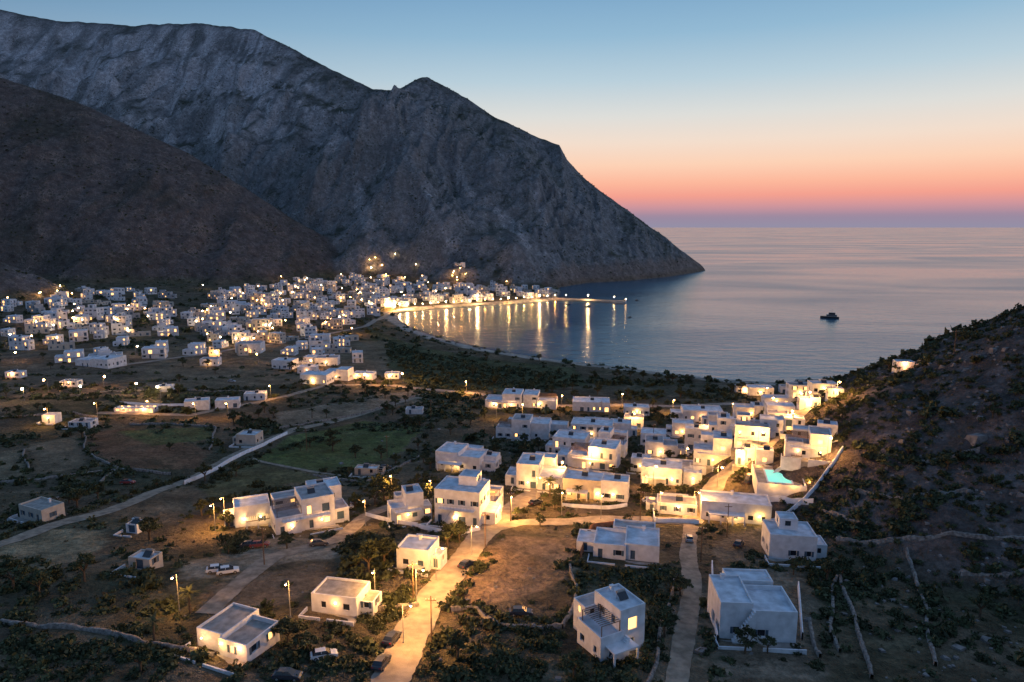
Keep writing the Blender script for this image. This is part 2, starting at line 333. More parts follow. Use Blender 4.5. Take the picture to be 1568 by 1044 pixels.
# ------------------------------------------------------------------ mesh helper
class MB:
    def __init__(s): s.v=[]; s.f=[]; s.m=[]; s.mats=[]
    def mi(s,m):
        if m not in s.mats: s.mats.append(m)
        return s.mats.index(m)
    def quad(s,a,b,c,d,m): 
        n=len(s.v); s.v+= [a,b,c,d]; s.f.append((n,n+1,n+2,n+3)); s.m.append(s.mi(m))
    def box(s,x0,y0,z0,x1,y1,z1,m):
        n=len(s.v); s.v+=[(x0,y0,z0),(x1,y0,z0),(x1,y1,z0),(x0,y1,z0),(x0,y0,z1),(x1,y0,z1),(x1,y1,z1),(x0,y1,z1)]
        for f in ((0,3,2,1),(4,5,6,7),(0,1,5,4),(1,2,6,5),(2,3,7,6),(3,0,4,7)): s.f.append(tuple(n+i for i in f)); s.m.append(s.mi(m))
    def cyl(s,p,q,r0,r1,m,k=8,cap=True):
        p=Vector(p); q=Vector(q); d=(q-p).normalized(); a=d.orthogonal().normalized(); b=d.cross(a); n=len(s.v)
        for c,r in ((p,r0),(q,r1)):
            for i in range(k):
                t=2*math.pi*i/k; s.v.append(tuple(c+a*math.cos(t)*r+b*math.sin(t)*r))
        for i in range(k): s.f.append((n+i,n+(i+1)%k,n+k+(i+1)%k,n+k+i)); s.m.append(s.mi(m))
        if cap: s.f.append(tuple(n+k+i for i in range(k))); s.m.append(s.mi(m)); s.f.append(tuple(n+k-1-i for i in range(k))); s.m.append(s.mi(m))
    def ball(s,c,r,m,k=8):
        n=len(s.v); rows=5
        for j in range(rows+1):
            ph=math.pi*j/rows
            for i in range(k): t=2*math.pi*i/k; s.v.append((c[0]+r*math.sin(ph)*math.cos(t),c[1]+r*math.sin(ph)*math.sin(t),c[2]+r*math.cos(ph)))
        for j in range(rows):
            for i in range(k): s.f.append((n+j*k+i,n+(j+1)*k+i,n+(j+1)*k+(i+1)%k,n+j*k+(i+1)%k)); s.m.append(s.mi(m))
    def mesh(s,name):
        me=bpy.data.meshes.new(name); me.from_pydata(s.v,[],s.f)
        for m in s.mats: me.materials.append(m)
        me.polygons.foreach_set('material_index',s.m); me.update(); return me
    def split(s,parent):
        for k,m in enumerate(s.mats):
            fs=[f for f,mm in zip(s.f,s.m) if mm==k]
            if not fs: continue
            ids=sorted({i for f in fs for i in f}); mp={a:b for b,a in enumerate(ids)}
            nm=PART.get(m.name,'detail'); me=bpy.data.meshes.new(nm); me.from_pydata([s.v[i] for i in ids],[],[tuple(mp[i] for i in f) for f in fs]); me.materials.append(m)
            link(nm,me,parent=parent)
PART={'whitewash':'walls','cream_plaster':'walls','grey_plaster':'walls','flat_roof_screed':'roof','stained_roof':'roof','concrete_roof':'roof','window_glass':'windows','lit_window':'lit_windows','blue_shutters':'shutters_and_doors','wood':'pergola','dry_stone':'stone_base','concrete':'terrace','galvanised_metal':'railings','lamp_glow':'wall_lamps','lamp_glow_white':'wall_lamps','pool_water':'water'}
def wall(mb,p0,p1,z0,z1,ops,mw,rnd,lit=.1,shut=True):
    p0=Vector((*p0,0)); p1=Vector((*p1,0)); L=(p1-p0).length; t=(p1-p0)/L; n=Vector((t.y,-t.x,0))
    A=sorted({0,L,*[o[0] for o in ops],*[o[1] for o in ops]}); B=sorted({z0,z1,*[o[2] for o in ops],*[o[3] for o in ops]})
    P=lambda a,z,dp=0: tuple(p0+t*a-n*dp+Vector((0,0,z)))
    for i in range(len(A)-1):
        for j in range(len(B)-1):
            am=(A[i]+A[i+1])/2; bm=(B[j]+B[j+1])/2
            if any(o[0]<am<o[1] and o[2]<bm<o[3] for o in ops): continue
            mb.quad(P(A[i],B[j]),P(A[i+1],B[j]),P(A[i+1],B[j+1]),P(A[i],B[j+1]),mw)
    for o in ops:
        a,b,c,d=o[:4]; k=.25
        mb.quad(P(a,c),P(a,c,k),P(a,d,k),P(a,d),mw); mb.quad(P(b,c,k),P(b,c),P(b,d),P(b,d,k),mw)
        mb.quad(P(a,d,k),P(b,d,k),P(b,d),P(a,d),mw); mb.quad(P(a,c),P(b,c),P(b,c,k),P(a,c,k),mw)
        r=rnd.random(); mg=M_lit if r<lit else (M_shut if (len(o)>4 or r>.8) else M_glass)
        mb.quad(P(a,c,k),P(b,c,k),P(b,d,k),P(a,d,k),mg)
        if shut and len(o)<5 and b-a<1.6:
            for s0,s1 in ((a-.5,a-.03),(b+.03,b+.5)):
                if s0<.1 or s1>L-.1: continue
                q=[P(s0,c,-.04),P(s1,c,-.04),P(s1,d,-.04),P(s0,d,-.04)]; mb.quad(*q,M_shut)
                mb.quad(P(s0,d,0),P(s0,d,-.04),P(s1,d,-.04),P(s1,d,0),M_shut)
def block(mb,x0,y0,x1,y1,h,st,rnd,mw=None,mr=None,lit=.1,z0=-3.0,base=0,par=.4,win=True):
    mw=mw or M_wall; mr=mr or M_roof; top=h+par; th=.22; sh=(h-base)/st
    shut=rnd.random()<.5
    for k,(a,b) in enumerate((((x0,y0),(x1,y0)),((x1,y0),(x1,y1)),((x1,y1),(x0,y1)),((x0,y1),(x0,y0)))):
        L=math.hypot(b[0]-a[0],b[1]-a[1]); ops=[]
        if win:
            n=max(1,int(L/2.9)); 
            for s in range(st):
                for i in range(n):
                    c=L*(i+.5)/n+rnd.uniform(-.25,.25); fz=base+s*sh
                    if rnd.random()<.12: continue
                    if rnd.random()<(.4 if k==0 else .12): ww=rnd.choice((.5,.5,.9)); ops.append((c-ww,c+ww,fz+.08,fz+2.2,1))
                    else:
                        ww=rnd.choice((.42,.5,.65)); ops.append((c-ww,c+ww,fz+.95,fz+2.2))
        wall(mb,a,b,z0,top,ops,mw,rnd,lit,shut)
    i0,j0,i1,j1=x0+th,y0+th,x1-th,y1-th
    O=[(x0,y0),(x1,y0),(x1,y1),(x0,y1)]; I=[(i0,j0),(i1,j0),(i1,j1),(i0,j1)]
    for k in range(4):
        a,b=O[k],O[(k+1)%4]; c,d=I[(k+1)%4],I[k]
        mb.quad((*a,top),(*b,top),(*c,top),(*d,top),mw)
        mb.quad((*d,h),(*d,top),(*c,top),(*c,h),mw)
    mb.quad((*I[0],h),(*I[1],h),(*I[2],h),(*I[3],h),mr)
def solar(mb,x,y,z):
    mb.quad((x-.9,y-.6,z+.15),(x+.9,y-.6,z+.15),(x+.9,y+.5,z+1.1),(x-.9,y+.5,z+1.1),M_glass)
    mb.cyl((x-.8,y+.62,z+1.15),(x+.8,y+.62,z+1.15),.26,.26,M_metal,8)
    for sx in (-.8,.8): mb.box(x+sx-.04,y+.45,z,x+sx+.04,y+.53,z+.9,M_metal)
def chimney(mb,x,y,z): 
    mb.box(x-.3,y-.25,z,x+.3,y+.25,z+1.0,M_wall); mb.box(x-.38,y-.33,z+1.0,x+.38,y+.33,z+1.1,M_wall)
def porch(mb,x0,x1,y,dp,h,mat=None,arch=False):
    n=max(2,int((x1-x0)/2.6)+1)
    for i in range(n):
        xx=x0+.15+(x1-x0-.3)*i/(n-1); mb.box(xx-.15,y-dp,-2.5,xx+.15,y-dp+.3,h-.25,M_wall)
    if mat is None: mb.box(x0,y-dp-.05,h-.25,x1,y-.003,h-.02,M_wall)
    else:
        mb.box(x0,y-dp+.05,h-.25,x1,y-dp+.2,h-.1,mat)
        k=x0
        while k<x1: mb.box(k,y-dp-.3,h-.1,k+.09,y-.01,h,mat); k+=.45
    mb.box(x0-.3,y-dp-.5,-2.8,x1+.3,y-.004,.04,M_conc)
def stair(mb,x0,y,z,h,n,wd,dirx=1):
    for i in range(n):
        xa=x0+dirx*i*.3; mb.box(min(xa,xa+dirx*.3),y-wd,-2.5,max(xa,xa+dirx*.3),y-.005,z+h*(i+1)/n,M_wall)
def railing(mb,x0,y0,x1,y1,z):
    mb.cyl((x0,y0,z+1),(x1,y1,z+1),.03,.03,M_metal,4); n=max(2,int(math.hypot(x1-x0,y1-y0)/.8))
    for i in range(n+1): t=i/n; mb.cyl((x0+(x1-x0)*t,y0+(y1-y0)*t,z),(x0+(x1-x0)*t,y0+(y1-y0)*t,z+1),.02,.02,M_metal,4)
def light(loc,e,c=(1,.50,.16),r=.15,parent=None,name='lamp_light'):
    d=bpy.data.lights.new(name,'POINT'); d.energy=e; d.color=c; d.shadow_soft_size=r
    return link(name,d,loc,parent)
HOUSES=[]; GARD=[]
def house(u,v,wpx,hpx,st=1,rot=0,ratio=.75,style='',lit=.1,lamps=0,seed=None,name='white_house',lp=140):
    rnd=random.Random(seed if seed is not None else int(u*7+v*13))
    g=G(u,v)
    if g.z<.8: return
    depth=g.y*cp+(H-g.z)*sp; W=wpx*depth/F; h=hpx*depth/F/.93*.9
    a=math.radians(rot); w=W/(math.cos(a)+ratio*abs(math.sin(a))); d=w*ratio
    w,d=max(w,3),max(d,3)
    c=g+Vector((-math.sin(a)*d*.5,math.cos(a)*d*.5,0)); gz=h0(c.x,c.y); 
    z=max(g.z,gz-1.0)
    e=link(name,None,(c.x,c.y,z)); e.rotation_euler=(0,0,a)
    mb=MB(); x0,x1,y0,y1=-w/2,w/2,-d/2,d/2
    mw=M_wall2 if 'c' in style else M_wall; mr=M_roof2 if 'g' in style else (M_roof3 if rnd.random()<.25 else M_roof)
    hl=h
    if 'L' in style or 'R' in style:
        k=.42+rnd.random()*.16; sgn=1 if 'R' in style else -1; xs=x0+w*(1-k) if sgn>0 else x0+w*k
        if sgn>0: A=(x0,y0+.6,xs,y1); Bk=(xs-.3,y0,x1,y1-d*.15)
        else: A=(xs,y0+.6,x1,y1); Bk=(x0,y0,xs+.3,y1-d*.15)
        block(mb,*A,h,st,rnd,mw,mr,lit)
        hl=h*(st-1)/st if st>1 else h*.78
        block(mb,*Bk,hl,max(1,st-1),rnd,mw,mr,lit,par=.8)
        if st>1 and rnd.random()<.6:
            for px in (Bk[0]+.5,Bk[2]-.5):
                for py in (Bk[1]+.5,Bk[3]-.8): mb.box(px-.06,py-.06,hl,px+.06,py+.06,hl+2.4,M_wood)
            py=Bk[1]+.4
            while py<Bk[3]-.7: mb.box(Bk[0]+.4,py,hl+2.4,Bk[2]-.4,py+.08,hl+2.48,M_wood); py+=.5
        cx=(A[0]+A[2])/2
    else:
        block(mb,x0,y0,x1,y1,h,st,rnd,mw,mr,lit); cx=0
    if w>7 and v>640 and 'g' not in style:
        block(mb,x0+w*rnd.uniform(.05,.3),y1-.35,x1-w*rnd.uniform(.05,.3),y1+d*.4,h*rnd.uniform(.62,.88),st,rnd,mw,M_roof3 if rnd.random()<.4 else M_roof,lit)
    if w>7 and v>640 and rnd.random()<.55:
        s=rnd.choice((-1,1)); xa,xb=(x1-.3,x1+w*.28) if s>0 else (x0-w*.28,x0+.3)
        block(mb,xa,y0+d*.25,xb,y1-d*.1,min(2.7,h*.6),1,rnd,mw,mr,lit,par=.3)
    if 'u' in style:
        xx=rnd.uniform(x0+.3,0); block(mb,xx,y1-d*.55,xx+w*.4,y1-.3,h+2.3,1,rnd,mw,mr,lit,z0=h-.1,base=h)
    if 'p' in style: porch(mb,x0+w*.1,x0+w*.62,y0,2.4,min(2.8,h*.95))
    if 'P' in style: porch(mb,x0+w*.3,x0+w*.95,y0,2.8,2.6,M_wood)
    if v>640 and 'p' not in style and 'P' not in style:
        f=rnd.uniform(2.2,4); mb.box(x0-.8,y0-f,-3,x1+.5,y0-.004,.03,M_conc)
        if rnd.random()<.7:
            mb.box(x0-1,y0-f-.25,-3,x0+w*.35,y0-f-.003,.8,M_wall); mb.box(x0+w*.5,y0-f-.25,-3,x1+.7,y0-f-.003,.8,M_wall); mb.box(x0-1,y0-f,-3,x0-.803,y0,.8,M_wall)
    if 'b' in style and st>1:
        zb=h/st; mb.box(x0+w*.1,y0-1.3,zb-.2,x1-w*.1,y0-.003,zb,M_wall); railing(mb,x0+w*.1,y0-1.25,x1-w*.1,y0-1.25,zb)
    if 's' in style or (st>1 and rnd.random()<.4): stair(mb,x0+w*.15,y0,0,h*(.5 if st>1 else .95),12,1.0)
    if rnd.random()<.6: chimney(mb,cx+rnd.uniform(-1,1),y1-1,h)
    if rnd.random()<.55: solar(mb,cx+rnd.uniform(-.8,.8),0,h)
    for i in range(lamps):
        lx=x0+w*(i+.5)/lamps+rnd.uniform(-.4,.4); lz=2.2
        mb.ball((lx,y0-.2,lz),.13,M_bulb); mb.box(lx-.04,y0-.2,lz+.1,lx+.04,y0-.002,lz+.18,M_metal)
        light((lx,y0-1.0,lz),lp*math.exp(rnd.uniform(-.8,.5)),(1,rnd.uniform(.42,.54),rnd.uniform(.09,.18)),.2,e)
    if lamps>1 and st>1: light((x1+1.2,rnd.uniform(y0,0),1.8),lp*.5,(1,.5,.15),.2,e)
    mb.split(e); HOUSES.append((c.x,c.y,max(w,d)*.6+1)); 
    if v>560: GARD.append((c.x,c.y,max(w,d)))
hs=[ # u,v,wpx,hpx,st,rot,ratio,style,lit,lamps
 (955,1003,112,70,2,28,.85,'Lp',.1,1),(1160,982,120,58,1,-4,.8,'Rs',.0,0),(1213,857,76,38,1,-8,.8,'u',.0,0),(958,858,112,24,1,-12,.7,'L',.0,0),
 (632,872,62,32,1,-14,.9,'',.0,0),(512,940,84,28,1,-12,.7,'g',.2,1),(338,1003,128,28,1,-22,.8,'gR',.25,3),
 (470,812,108,48,2,28,.7,'Lb',.25,2),(388,805,64,32,1,24,.8,'P',.3,2),(500,790,60,46,2,24,.8,'b',.25,1),
 (625,800,62,44,2,20,.8,'Lb',.2,1),(700,803,84,54,2,-14,.8,'ub',.2,1),(738,790,54,42,2,-14,.9,'R',.25,2),
 (825,750,82,38,2,-12,.8,'R',.2,2),(893,764,72,30,1,-14,.7,'cp',.5,3),(940,768,48,32,1,-14,.8,'',.3,1),
 (700,720,84,26,1,-16,.7,'Rp',.15,1),(745,718,36,20,1,-16,.7,'',.2,0),(905,718,86,34,2,-18,.7,'Lb',.25,1),(870,700,60,30,2,-18,.8,'b',.15,0),(935,700,50,38,2,-20,.8,'R',.2,1),
 (785,672,58,30,2,-10,.7,'L',.2,0),(820,672,46,24,1,-10,.8,'',.2,0),(905,672,70,22,2,-12,.6,'',.2,1),(950,668,36,20,1,-10,.8,'',.1,0),(855,668,30,18,1,-10,.8,'',.1,0),
 (770,625,60,22,2,-8,.7,'Lb',.25,2),(826,625,56,20,2,-8,.7,'R',.2,1),(905,630,60,14,1,-6,.6,'',.2,0),(975,636,40,12,1,-6,.6,'',.2,1),
 (1012,742,70,26,1,-14,.7,'p',.4,2),(1040,735,52,22,1,-14,.7,'',.3,1),(1012,700,56,22,1,-12,.8,'R',.25,1),(1000,682,44,18,1,-12,.8,'',.3,1),
 (1090,716,66,44,2,-16,.8,'Lb',.25,1),(1065,690,40,34,2,-16,.8,'',.2,0),(1150,688,60,36,2,-18,.8,'ub',.2,0),(1180,672,40,30,2,-18,.8,'',.15,0),(1120,668,50,26,2,-14,.8,'R',.2,0),
 (1236,702,78,38,2,-20,.8,'Lb',.3,2),(1215,706,30,30,1,-20,.9,'P',.5,2),(1036,788,66,16,1,-12,.6,'',.1,1),(1126,800,110,30,1,-12,.45,'p',.25,3),
 (1076,645,64,16,1,-8,.6,'',.3,1),(1150,640,50,18,1,-8,.6,'L',.3,1),(1165,606,40,12,1,-6,.6,'',.4,1),(1225,610,34,20,2,-6,.7,'g',.3,1),(1262,604,40,16,1,-6,.6,'',.3,1),(1190,622,40,12,1,-6,.6,'',.4,1),
 (1140,602,26,10,1,-6,.6,'',.4,1),(1240,626,34,16,1,-10,.7,'L',.3,1),(1280,608,24,12,1,-8,.7,'',.3,1),(1206,602,22,10,1,-6,.7,'',.3,0),(1100,652,34,16,1,-10,.7,'',.2,0),(1190,655,36,22,2,-16,.8,'',.25,1),(970,655,34,16,1,-12,.8,'',.2,0),
 (1045,668,36,20,1,-12,.8,'',.25,1),(1140,712,34,26,1,-18,.8,'L',.3,1),(1266,672,34,22,1,-22,.8,'',.3,1),(1215,664,36,22,2,-18,.8,'',.25,0),(980,722,34,20,1,-16,.8,'',.3,1),(1060,742,32,18,1,-14,.8,'',.3,1),(1170,712,30,22,1,-18,.8,'',.3,0),
 (377,682,34,16,1,-6,.8,'c',0,0),(48,797,66,20,1,-25,.6,'gc',0,0),(214,872,44,16,1,-14,.7,'c',0,0),(202,816,20,12,1,-10,.8,'',0,0),(560,728,36,10,1,-5,.5,'c',0,0),
 (634,634,26,7,1,0,.6,'',0,0),(140,562,64,12,1,-12,.7,'L',.1,0),(302,628,40,14,1,20,.6,'',0,0),(348,625,38,12,1,14,.6,'',0,0),(390,613,34,10,1,10,.6,'',0,0),(205,632,60,6,1,0,.25,'',.5,2),(75,648,20,12,1,0,.8,'',0,1),(122,655,34,8,1,0,.6,'',0,0),
 (432,565,36,13,1,-8,.7,'',.1,0),(480,588,46,14,1,-8,.7,'',.3,1),(515,582,40,16,1,-8,.7,'L',.3,1),(555,580,34,8,1,-8,.6,'',.4,2),(470,572,30,10,1,5,.7,'',.3,1),(500,560,36,12,1,5,.7,'',.3,1),(380,540,40,14,1,5,.7,'',.3,1),
 (105,592,26,8,1,0,.6,'',.2,1),(20,578,24,8,1,0,.6,'',.2,1),(250,600,24,8,1,5,.7,'',.2,0),(320,560,28,10,1,5,.7,'',.2,1),(600,580,22,8,1,0,.7,'',.3,1),
 (1386,566,28,11,1,-10,.7,'',.2,1),(1195,640,46,18,1,-12,.7,'',.3,1)]
for a in hs:
    u,v,wp,hp,st,rot,ra,sty,lt,lm=a
    house(u,v,wp,hp,st,rot,ra,sty,lt,lm,lp=560 if v<660 else 340)
# ------------------------------------------------------------------ town houses (linked variants)
variants=[]
for k in range(16):
    rnd=random.Random(100+k); mb=MB(); w=rnd.uniform(7,12); d=rnd.uniform(6,9); st=rnd.choice((1,2,2,2,3)); h=3.1*st
    mw=M_wall2 if k%5==0 else (M_wall3 if k%7==3 else M_wall); mr=M_roof if k%3 else M_roof3
    block(mb,-w/2,-d/2,w/2,d/2,h,st,rnd,mw,mr,.26,z0=-4)
    if k%2: block(mb,w/2-.3,-d/2+.7,w/2+rnd.uniform(3,5),d/2-1,h-3.1 if st>1 else 2.6,max(1,st-1),rnd,mw,mr,.26,z0=-4,par=.8)
    if k%4==2: block(mb,-w/2-4,-d/2+1.5,-w/2+.3,d/2+1.5,max(2.8,h-3.1),max(1,st-1),rnd,mw,mr,.26,z0=-4,par=.6)
    if k%3==0: block(mb,-w/2+.5,0,0,d/2-.4,h+2.3,1,rnd,mw,M_roof,.1,z0=h-.1,base=h)
    if st>1 and k%2==0:
        mb.box(-w/2+.6,-d/2-1.2,3.0,w/2-.6,-d/2-.003,3.15,M_wall); railing(mb,-w/2+.6,-d/2-1.15,w/2-.6,-d/2-1.15,3.15)
    chimney(mb,rnd.uniform(-2,2),d/2-1,h); 
    if k%2: solar(mb,1,-.5,h)
    variants.append(mb.mesh('white_house_mesh'))
def inp(p,P):
    return bool(inpoly(np.array([p[0]]),np.array([p[1]]),P)[0])
town=[([(285,485),(335,452),(430,428),(540,416),(556,384),(615,388),(660,410),(770,420),(838,436),(848,456),(800,459),(720,463),(640,466),(600,472),(560,488),(470,518),(350,538),(310,525)],300,8.6),
 ([(0,465),(60,450),(150,428),(262,455),(285,485),(230,520),(160,522),(80,542),(0,530)],72,12),
 ([(425,520),(520,510),(555,560),(480,560),(420,560)],14,12),
 ([(380,393),(420,398),(420,414),(385,420)],3,10),([(100,545),(180,545),(180,562),(100,562)],3,14),([(180,500),(350,520),(380,550),(180,560)],7,22)]
TP=[]
for P,n,md in town:
    W=[G(*p) for p in P]; xa=min(p.x for p in W); xb=max(p.x for p in W); ya=min(p.y for p in W); yb=max(p.y for p in W); WP=[(p.x,p.y) for p in W]
    c=0; tries=0
    while c<n and tries<n*60:
        tries+=1; x=R.uniform(xa,xb); y=R.uniform(ya,yb)
        if not inp((x,y),WP): continue
        if n>100 and (y>1050) and R.random()<.45: continue
        if any((x-a)**2+(y-b)**2<md*md for a,b in TP): continue
        zt=h0(x,y); sl=math.hypot(h0(x+5,y)-zt,h0(x,y+5)-zt)/5
        if zt<1.2 or sl>.38: continue
        TP.append((x,y)); c+=1
        s=R.uniform(.8,1.15)*(.8 if y>1050 else 1)
        o=link('white_house',R.choice(variants),(x,y,zt+.2+sl*2)); o.rotation_euler=(0,0,R.gauss(.25,.3)+(math.pi/2 if R.random()<.25 else 0)); o.scale=(s*R.uniform(.85,1.3),s,s*R.uniform(.85,1.05))
        HOUSES.append((x,y,7))
# ------------------------------------------------------------------ lamps
def lamp_mesh(h,br,bm,arm=1.4):
    mb=MB(); mb.cyl((0,0,-.5),(0,0,h),.09,.055,M_metal,8); mb.cyl((0,0,h-.1),(0,-arm,h+.25),.04,.035,M_metal,6)
    mb.box(-.16,-arm-.45,h+.2,.16,-arm+.15,h+.34,M_metal); mb.cyl((0,0,-.2),(0,0,.35),.16,.14,M_metal,8)
    mb.ball((0,-arm-.15,h+.2-br*.5),br,bm,6); return mb.mesh('street_lamp_mesh')
LM_near=lamp_mesh(7,.2,M_bulb); LM_mid=lamp_mesh(7,.3,M_bulb); LM_far=lamp_mesh(6,.5,M_bulb); LM_farw=lamp_mesh(6,.5,M_bulbw); LM_big=lamp_mesh(7,.8,M_bulbw)
def lamp(p,me,e,c,h=7,rot=0):
    o=link('street_lamp',me,p); o.rotation_euler=(0,0,rot)
    light((0,-1.5,h-.35),e,c,.3,o); return o
OR=(1,.45,.10); WW=(1,.58,.22)
for u,v,e,rt in [(618,985,8000,1.2),(638,925,11000,1.2),(668,888,9000,1.2),(722,850,8500,1.0),(783,797,14000,0),(822,765,9500,.5),(860,738,5500,0),(905,718,6000,0),(1000,745,7500,.3),(1062,790,7500,.5),(1098,748,8500,.5),(1125,722,8500,.5),(1160,694,8500,.5),(1205,660,9500,.5),
   (970,655,8500,0),(955,690,6500,0),(1030,632,10000,0),(1232,630,11000,.5),(1172,612,9000,0),(952,622,7500,0),(714,602,12000,0),(617,586,13000,0),(860,625,7000,0),(330,812,6500,0),(540,512,16000,0),(500,502,20000,0),(478,565,9000,0),(1266,705,6500,0),(560,588,12000,0),(597,590,9000,0),
   (75,650,4000,0),(275,935,3000,0),(445,945,2500,0),(860,790,3500,0),(345,800,5500,0),(575,925,3500,0),(800,640,5000,0),(890,690,4500,0),(1010,790,4500,0),(920,795,3500,0),(1280,615,6000,0),(1120,640,5000,0),(230,636,3500,0),(300,640,3000,0),(350,640,2500,0),(150,640,2500,0),(415,610,3500,0),(660,770,4500,0),(560,805,3500,0),
   (1085,672,5000,0),(1050,715,5000,0),(1180,636,5000,0),(760,640,4500,0),(600,762,3500,0)]:
    lamp(G(u,v),LM_near if v>760 else (LM_mid if v>600 else LM_far),e,OR,7,rt)
for P,n in [(town[0][0],84),(town[1][0],28),([(300,440),(560,425),(560,470),(330,470)],12),([(20,545),(250,535),(250,640),(20,620)],8),([(180,500),(400,520),(400,560),(180,560)],7)]:
    for i in range(n*30):
        if n<=0: break
        u=R.uniform(min(p[0] for p in P),max(p[0] for p in P)); v=R.uniform(min(p[1] for p in P),max(p[1] for p in P))
        if not inp((u,v),P): continue
        g=G(u,v)
        if g.z<1: continue
        n-=1
        w=R.random()<.35; lamp(g,LM_farw if w else LM_far,math.exp(R.uniform(8.7,10.2)),WW if w else OR,6,R.uniform(-3,3))
for i in range(22): # promenade
    t=i/21; g=G(600+t*250,474.5-t*16+R.uniform(-.6,.6)); lamp(g,LM_big if i in (0,1,2,7,11,15,19) else (LM_farw if i%3 else LM_far),R.uniform(34000,50000) if i<6 else R.uniform(14000,28000),WW if i%3 else OR,6,0)
# ------------------------------------------------------------------ roads / walls draped on the land
def resample(P,step):
    out=[]; 
    for i in range(len(P)-1):
        a,b=np.array(P[i][:2]),np.array(P[i+1][:2]); n=max(1,int(np.linalg.norm(b-a)/step))
        for k in range(n): out.append(a+(b-a)*k/n)
    out.append(np.array(P[-1][:2])); out=np.array(out)
    for _ in range(6):
        o=out.copy(); o[1:-1]=(out[:-2]+out[1:-1]*2+out[2:])/4; out=o
    return out
def strip(P,w,step=1.0):
    c=resample(P,step); t=np.gradient(c,axis=0); t/=np.linalg.norm(t,axis=1)[:,None]+1e-9; n=np.stack([-t[:,1],t[:,0]],1); return c,n
ROADC=[]
for P,w,nm_ in RD:
    far=P[0][1]>400 or P[-1][1]>500
    c,n=strip(P,w,1.0 if not far else 4); K=6
    ROADC.append((c,w)); L_=len(c); tt=np.arange(L_)*(1.0 if not far else 4)
    ww=w*(1+.12*pn(tt/6.0,tt*0+.5,31)+.08*pn(tt/1.7,tt*0+.5,37))[:,None]
    cols=[c+n*(ww*(k/K-.5)) for k in range(K+1)]
    vs=[np.column_stack([cc,hz(cc[:,0],cc[:,1])]) for cc in cols]
    m=len(c); zc=np.max([v[:,2] for v in vs],axis=0)
    for v in vs: v[:,2]=v[:,2]*.5+zc*.5+(.10 if not far else .3)
    co=np.concatenate(vs); ii=np.arange(m*(K+1)).reshape(K+1,m)
    q=np.stack([ii[:-1,:-1],ii[:-1,1:],ii[1:,1:],ii[1:,:-1]],-1).reshape(-1,4)[:,::-1]
    me=bpy.data.meshes.new(nm_); fill(me,co,q.copy()); me.materials.append(M_road if 'road' in nm_ and 'dirt' not in nm_ else M_dirt); link(nm_,me)
def drywall(P,w,h,mat,name,jit=.15):
    c,n=strip(P,w,.6); z=hz(c[:,0],c[:,1]); m=len(c); jj=np.random.uniform(-jit,jit,m)*h; jw=np.random.uniform(-.1,.1,(m,1))*jit*5
    if jit>0: brk=(pn(np.arange(m)/9.0,np.arange(m)*0+.3,int(abs(c[0,0]*7))%99)>.30); jj=jj-brk*h*.6; c=c+n*(pn(np.arange(m)/26.0,np.arange(m)*0+.7,5)*1.0)[:,None]; z=hz(c[:,0],c[:,1])
    A=np.column_stack([c-n*(w/2),z-.6]); B=np.column_stack([c-n*(w/2-.05+jw),z+h+jj]); Cc=np.column_stack([c+n*(w/2-.05+jw),z+h+jj*.7]); D=np.column_stack([c+n*(w/2),z-.6])
    co=np.concatenate([A,B,Cc,D]); ii=np.arange(4*m).reshape(4,m)
    q=np.stack([ii[:-1,:-1],ii[:-1,1:],ii[1:,1:],ii[1:,:-1]],-1).reshape(-1,4)
    me=bpy.data.meshes.new(name); fill(me,co,q); me.materials.append(mat); link(name,me)
SW=[[(1290,870),(1298,920),(1322,985),(1335,1040)],[(1388,842),(1408,880),(1418,940),(1432,1020)],[(1280,828),(1400,824),(1568,822),(1640,822)],[(1240,955),(1262,1008)],[(1250,778),(1330,802)],
  [(133,655),(130,690),(180,718),(262,727)],[(-20,950),(120,962),(230,985),(330,1005)],[(860,962),(882,900),(872,868)],[(420,657),(560,632),(652,604)],[(38,690),(45,722)],[(180,720),(120,760),(40,775)],
  [(1285,880),(1270,960),(1290,1000)],[(690,935),(730,930),(770,960),(860,962)],[(560,935),(600,930),(640,925)],[(320,690),(330,655),(200,650)],[(1300,750),(1390,762),(1480,752)],[(1340,700),(1420,706),(1500,690)],[(0,640),(110,632),(150,640)],[(480,728),(560,740),(640,700)],[(985,1060),(1035,880)],
  [(1470,880),(1600,870)],[(0,740),(120,728),(180,720)],[(150,600),(280,598),(400,600)]]
for P in SW: drywall(GP(P),.6,.8,M_stone,'stone_wall')
for P,h in [([(282,742),(350,708),(392,688),(440,665)],1.3),([(1090,868),(1092,930),(1098,985)],1.6),([(1222,900),(1228,980)],1.5),([(1000,784),(1002,800),(1070,802)],1.2),([(1180,802),(1230,770),(1262,730),(1290,690)],1.4),([(1165,770),(1245,772)],1.6),
   ([(1112,800),(1165,770),(1170,745),(1190,722),(1215,706)],1.2),([(180,618),(250,622),(310,620)],1.2),([(560,790),(600,800),(640,806)],1.0),([(640,808),(700,820),(735,812)],1.0),([(860,775),(930,780),(960,775)],1.0)]:
    drywall(GP(P),.35,h,M_wall,'white_garden_wall',.0)
drywall(GP([(888,855),(905,812),(940,808)]),.3,1.8,newmat('terracotta_wall',(.25,.11,.06),.9,1,.3),'brick_garden_wall',.0)
